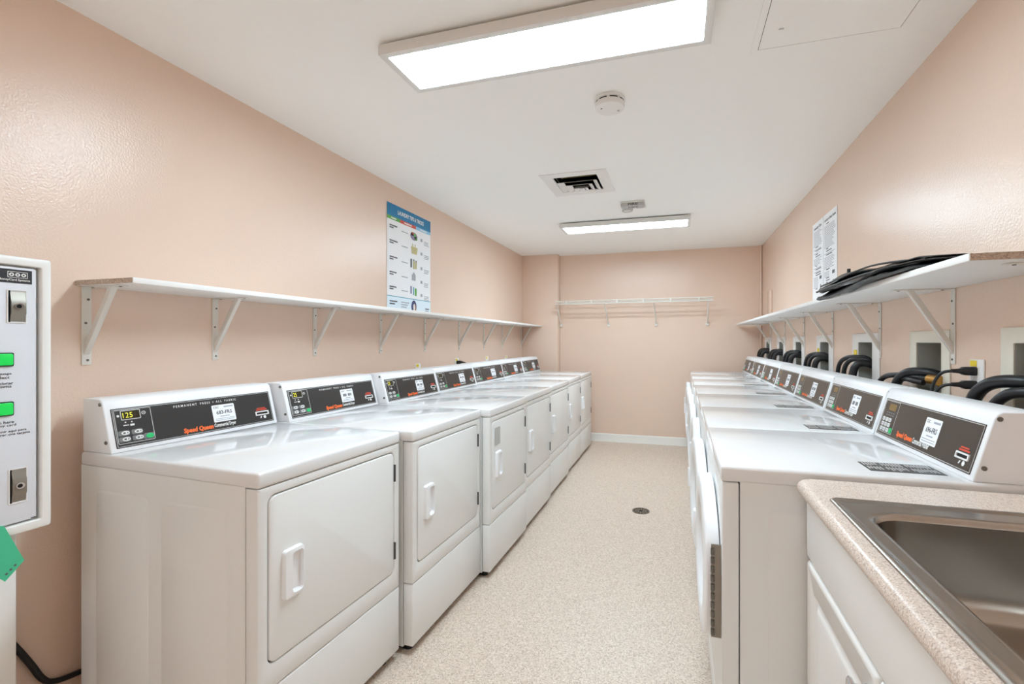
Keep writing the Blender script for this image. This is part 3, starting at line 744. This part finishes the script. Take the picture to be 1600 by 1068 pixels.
# four-way air diffuser
v = thing('air_diffuser', 'square white four-way air vent in the ceiling', 'air vent', (-.688, 3.1925, ZC))
sq = lambda h, z: [(-h, -h, z), (h, -h, z), (h, h, z), (-h, h, z)]
obj('face_frame', loft(NB(), [sq(.232, -.0005), sq(.230, -.006), sq(.205, -.012), sq(.156, -.004), sq(.152, .03), sq(.154, .03), sq(.158, -.0005)]), 'shelf', v)
obj('duct', loft(NB(), [sq(.1525, .002), sq(.1525, .22)], False, True), 'dark', v)
for w_, yk in ((.142, -.078), (.098, -.008), (.052, .064)):
    U = lambda w, y, z: [(-w, .151, z), (-w, y, z), (w, y, z), (w, .151, z)]
    bm = NB(); A = [[bm.verts.new(p) for p in q] for q in (U(w_, yk, -.014), U(w_-.036, yk+.056, .009), U(w_-.036, yk+.056, .0108), U(w_, yk, -.0120))]
    for a_, b_ in zip(A, A[1:]+A[:1]):
        for n_ in range(3): bm.faces.new([a_[n_], a_[n_+1], b_[n_+1], b_[n_]])
    obj('louvre', bm, 'shelf', v)
obj('centre_plate', BX(-.020, .020, .110, .151, -.004, -.001), 'shelf', v)
obj('damper_blade', BX(-.14, .14, .03, .035, .06, .12), 'p_tan', v)

h = thing('fire_alarm', 'small grey FIRE alarm sounder on the ceiling', 'fire alarm', (-.355, 3.80, ZC))
obj('base_plate', BX(-.098, .098, -.100, .088, -.012, -.0005), 'horn', h, bevel=.004)
obj('strobe_housing', BX(-.095, .095, -.098, -.020, -.040, -.012), 'horndark', h, bevel=.006)
obj('strobe_lens', BX(.02, .080, .000, .055, -.024, -.012), 'horndark', h, bevel=.006)
obj('sounder', loft(NB(), [[(a-.055, b+.045, z) for a, b in circ(0, 0, R, 20)] for R, z in ((.046, -.012), (.046, -.036), (.034, -.038), (.030, -.028))], True, True), 'horn', h)
obj('sounder_grille', ringplate(NB(), [(a-.055, b+.045) for a, b in circ(0, 0, .046, 20)], [(a-.055, b+.045) for a, b in circ(0, 0, .034, 20)], XYZ, -.0405, -.036), 'horndark', h)
fh = lambda s_, t, o: (s_, o, t)
pobj('lettering', put_text(NB(), 'FIRE', lambda s_, t, o: (s_, -.0985, t), -.035, .045, -.035, -.018, 0, .03), 'redletter', h)
pobj('lettering', put_text(NB(), 'FIRE', lambda s_, t, o: (s_, t, -.0404), -.035, .045, -.075, -.045, 0, .03), 'redletter', h)

a = thing('access_panel', 'square flush access panel in the ceiling near the right wall', 'access panel', (.539, 1.68, ZC))
obj('frame', ringplate(NB(), rrect(-.262, .262, -.262, .262, .002, 2), rrect(-.2385, .2385, -.2385, .2385, .001, 2), XYZ, -.0035, -.0004), 'ceiling', a)
obj('hatch', BX(-.236, .236, -.236, .236, -.0035, -.0004), 'ceiling', a)
obj('gap', ringplate(NB(), rrect(-.2385, .2385, -.2385, .2385, .001, 2), rrect(-.236, .236, -.236, .236, .001, 2), XYZ, -.0015, -.0004), 'grey_dark', a)
obj('latch', BX(-.185, -.168, .125, .131, -.0050, -.0034), 'horndark', a)

# floor drain
d = thing('floor_drain', 'round dark metal floor drain grate in the aisle', 'drain', (-.272, 3.517, 0))
obj('rim', ringplate(NB(), circ(0, 0, .066, 32), circ(0, 0, .058, 32), XYZ, .0003, .003), 'iron', d)
obj('pit', prism(NB(), circ(0, 0, .0585, 32), XYZ, .0003, .0009), 'dark', d)
for i in range(12):
    aa = math.radians(30*i); bm = NB(); c_, s_ = math.cos(aa), math.sin(aa)
    q = [(.016, -.0028), (.060, -.0045), (.060, .0045), (.016, .0028)]
    prism(bm, [(x*c_-y*s_, x*s_+y*c_) for x, y in q], XYZ, .0009, .0028); obj('grate_bar', bm, 'iron', d)
for R in (.020, .040): obj('grate_ring', ringplate(NB(), circ(0, 0, R+.003, 24), circ(0, 0, R-.003, 24), XYZ, .0009, .0029), 'iron', d)

# ------------------------------------------------------------------ sink counter at the right
CT, CZ = .933, .038
CX0, CX1, CY0, CY1 = .303, XR-.001, .25, 1.347
SX0, SX1, SY0, SY1 = .337, .880, .365, 1.193
ct = thing('countertop', 'beige speckled laminate countertop around the sink', 'countertop')
bm = NB(); prof = [(CX0+.04, CT-CZ)]
for i in range(9):
    t = math.radians(-90-180*i/8); prof.append((CX0+.019+.019*math.cos(t), CT-.019+.019*math.sin(t)))
prof.append((CX0+.04, CT))
# bullnose front, then the slab with the sink cut-out
fb = lambda p, q, t: (p, t, q)
loops = []
for yy, ins in ((CY0, 0), (CY1-.020, 0), (CY1-.010, .003), (CY1-.004, .009), (CY1, .018)):
    loops.append([(p+(ins if p < CX0+.03 else 0), yy, q) for p, q in prof])
loft(bm, loops, True, True)
ringplate(bm, rrect(CX0+.04, CX1, CY0, CY1, .001, 6), rrect(SX0+.018, SX1-.012, SY0+.012, SY1-.012, .03, 6), XYZ, CT-CZ, CT)
obj('laminate_slab', bm, 'laminate', ct)
sk = thing('sink', 'stainless steel drop-in sink in the laminate counter', 'sink')
rl = lambda dx, r, z: [(x, y, z) for x, y in rrect(SX0+dx, SX1-dx, SY0+dx, SY1-dx, r, 8)]
BXa, BXb, BYa, BYb = .392, .800, .43, 1.118
bl = lambda e, r, z: [(x, y, z) for x, y in rrect(BXa+e, BXb-e, BYa+e, BYb-e, r, 8)]
obj('rim', loft(NB(), [rl(.000, .018, CT+.0005), rl(.001, .018, CT+.003), rl(.006, .016, CT+.0055), rl(.011, .016, CT+.0045), rl(.016, .016, CT+.0015), rl(.024, .018, CT+.0005),
     bl(-.016, .075, CT+.0012), bl(-.010, .072, CT+.0005), bl(-.003, .066, CT-.004), bl(0, .064, CT-.012)]), 'steel', sk)
obj('bowl', loft(NB(), [bl(0, .064, CT-.012), bl(.004, .062, CT-.06), bl(.010, .060, CT-.14), bl(.016, .058, CT-.165), bl(.030, .05, CT-.182), bl(.055, .04, CT-.188)], False, True), 'steel', sk)
sd_ = obj('strainer', loft(NB(), [[(x, y, z) for x, y in circ(.60, .775, R, 24)] for R, z in ((.055, CT-.1875), (.052, CT-.1845), (.040, CT-.1855), (.036, CT-.1875))], False, True), 'chrome', sk)

cb = thing('sink_cabinet', 'white sink base cabinet with raised panel doors and round knobs', 'cabinet')
FX = .330
bm = NB(); cx0, cx1, cy0, cy1, cz1 = FX+.020, XR-.002, CY0+.01, CY1-.004, CT-CZ-.0005
for q in ((cx0, cx1, cy0, cy0+.016, .09, cz1), (cx0, cx1, cy1-.016, cy1, .09, cz1), (cx1-.010, cx1, cy0, cy1, .09, cz1), (cx0, cx1, cy0, cy1, .09, .106), (cx0, cx0+.016, cy0, cy1, .70, cz1)): box(bm, *q)
obj('carcass', bm, 'cabinet', cb)
obj('toe_kick', BX(FX+.07, XR-.01, CY0+.01, CY1-.004, 0, .09), 'hingedark', cb)
obj('false_drawer_front', BX(FX, FX+.0195, CY0+.012, CY1-.006, .732, CT-CZ-.001), 'cabinet', cb, bevel=.004, seg=3)
for y0, y1, ky in ((.903, 1.340, .940), (CY0+.012, .896, .858)):
    fd = lambda p, q, t: (FX+.0195-t, p, q)
    R_ = lambda e, r: rrect(y0+e, y1-e, .105+e, .722-e, r, 4)
    lo = [[fd(p, q, t) for p, q in R_(e, r)] for e, r, t in ((0, .006, 0), (0, .006, .014), (.004, .006, .019), (.012, .006, .021), (.016, .006, .019), (.060, .010, .019), (.066, .010, .012), (.074, .010, .011), (.084, .012, .018), (.092, .012, .020), (.120, .012, .020))]
    dd = obj('door', loft(NB(), lo, True, True), 'cabinet', cb)
    kb = NB(); c0 = (FX, ky, .672)
    lo = [[(c0[0]-x, c0[1]+a_, c0[2]+b_) for a_, b_ in circ(0, 0, R, 20)] for x, R in ((-.004, .009), (.003, .008), (.006, .005), (.020, .006), (.024, .014), (.028, .016), (.031, .013), (.033, .006))]
    obj('knob', loft(kb, lo, True, True), 'chrome', dd)
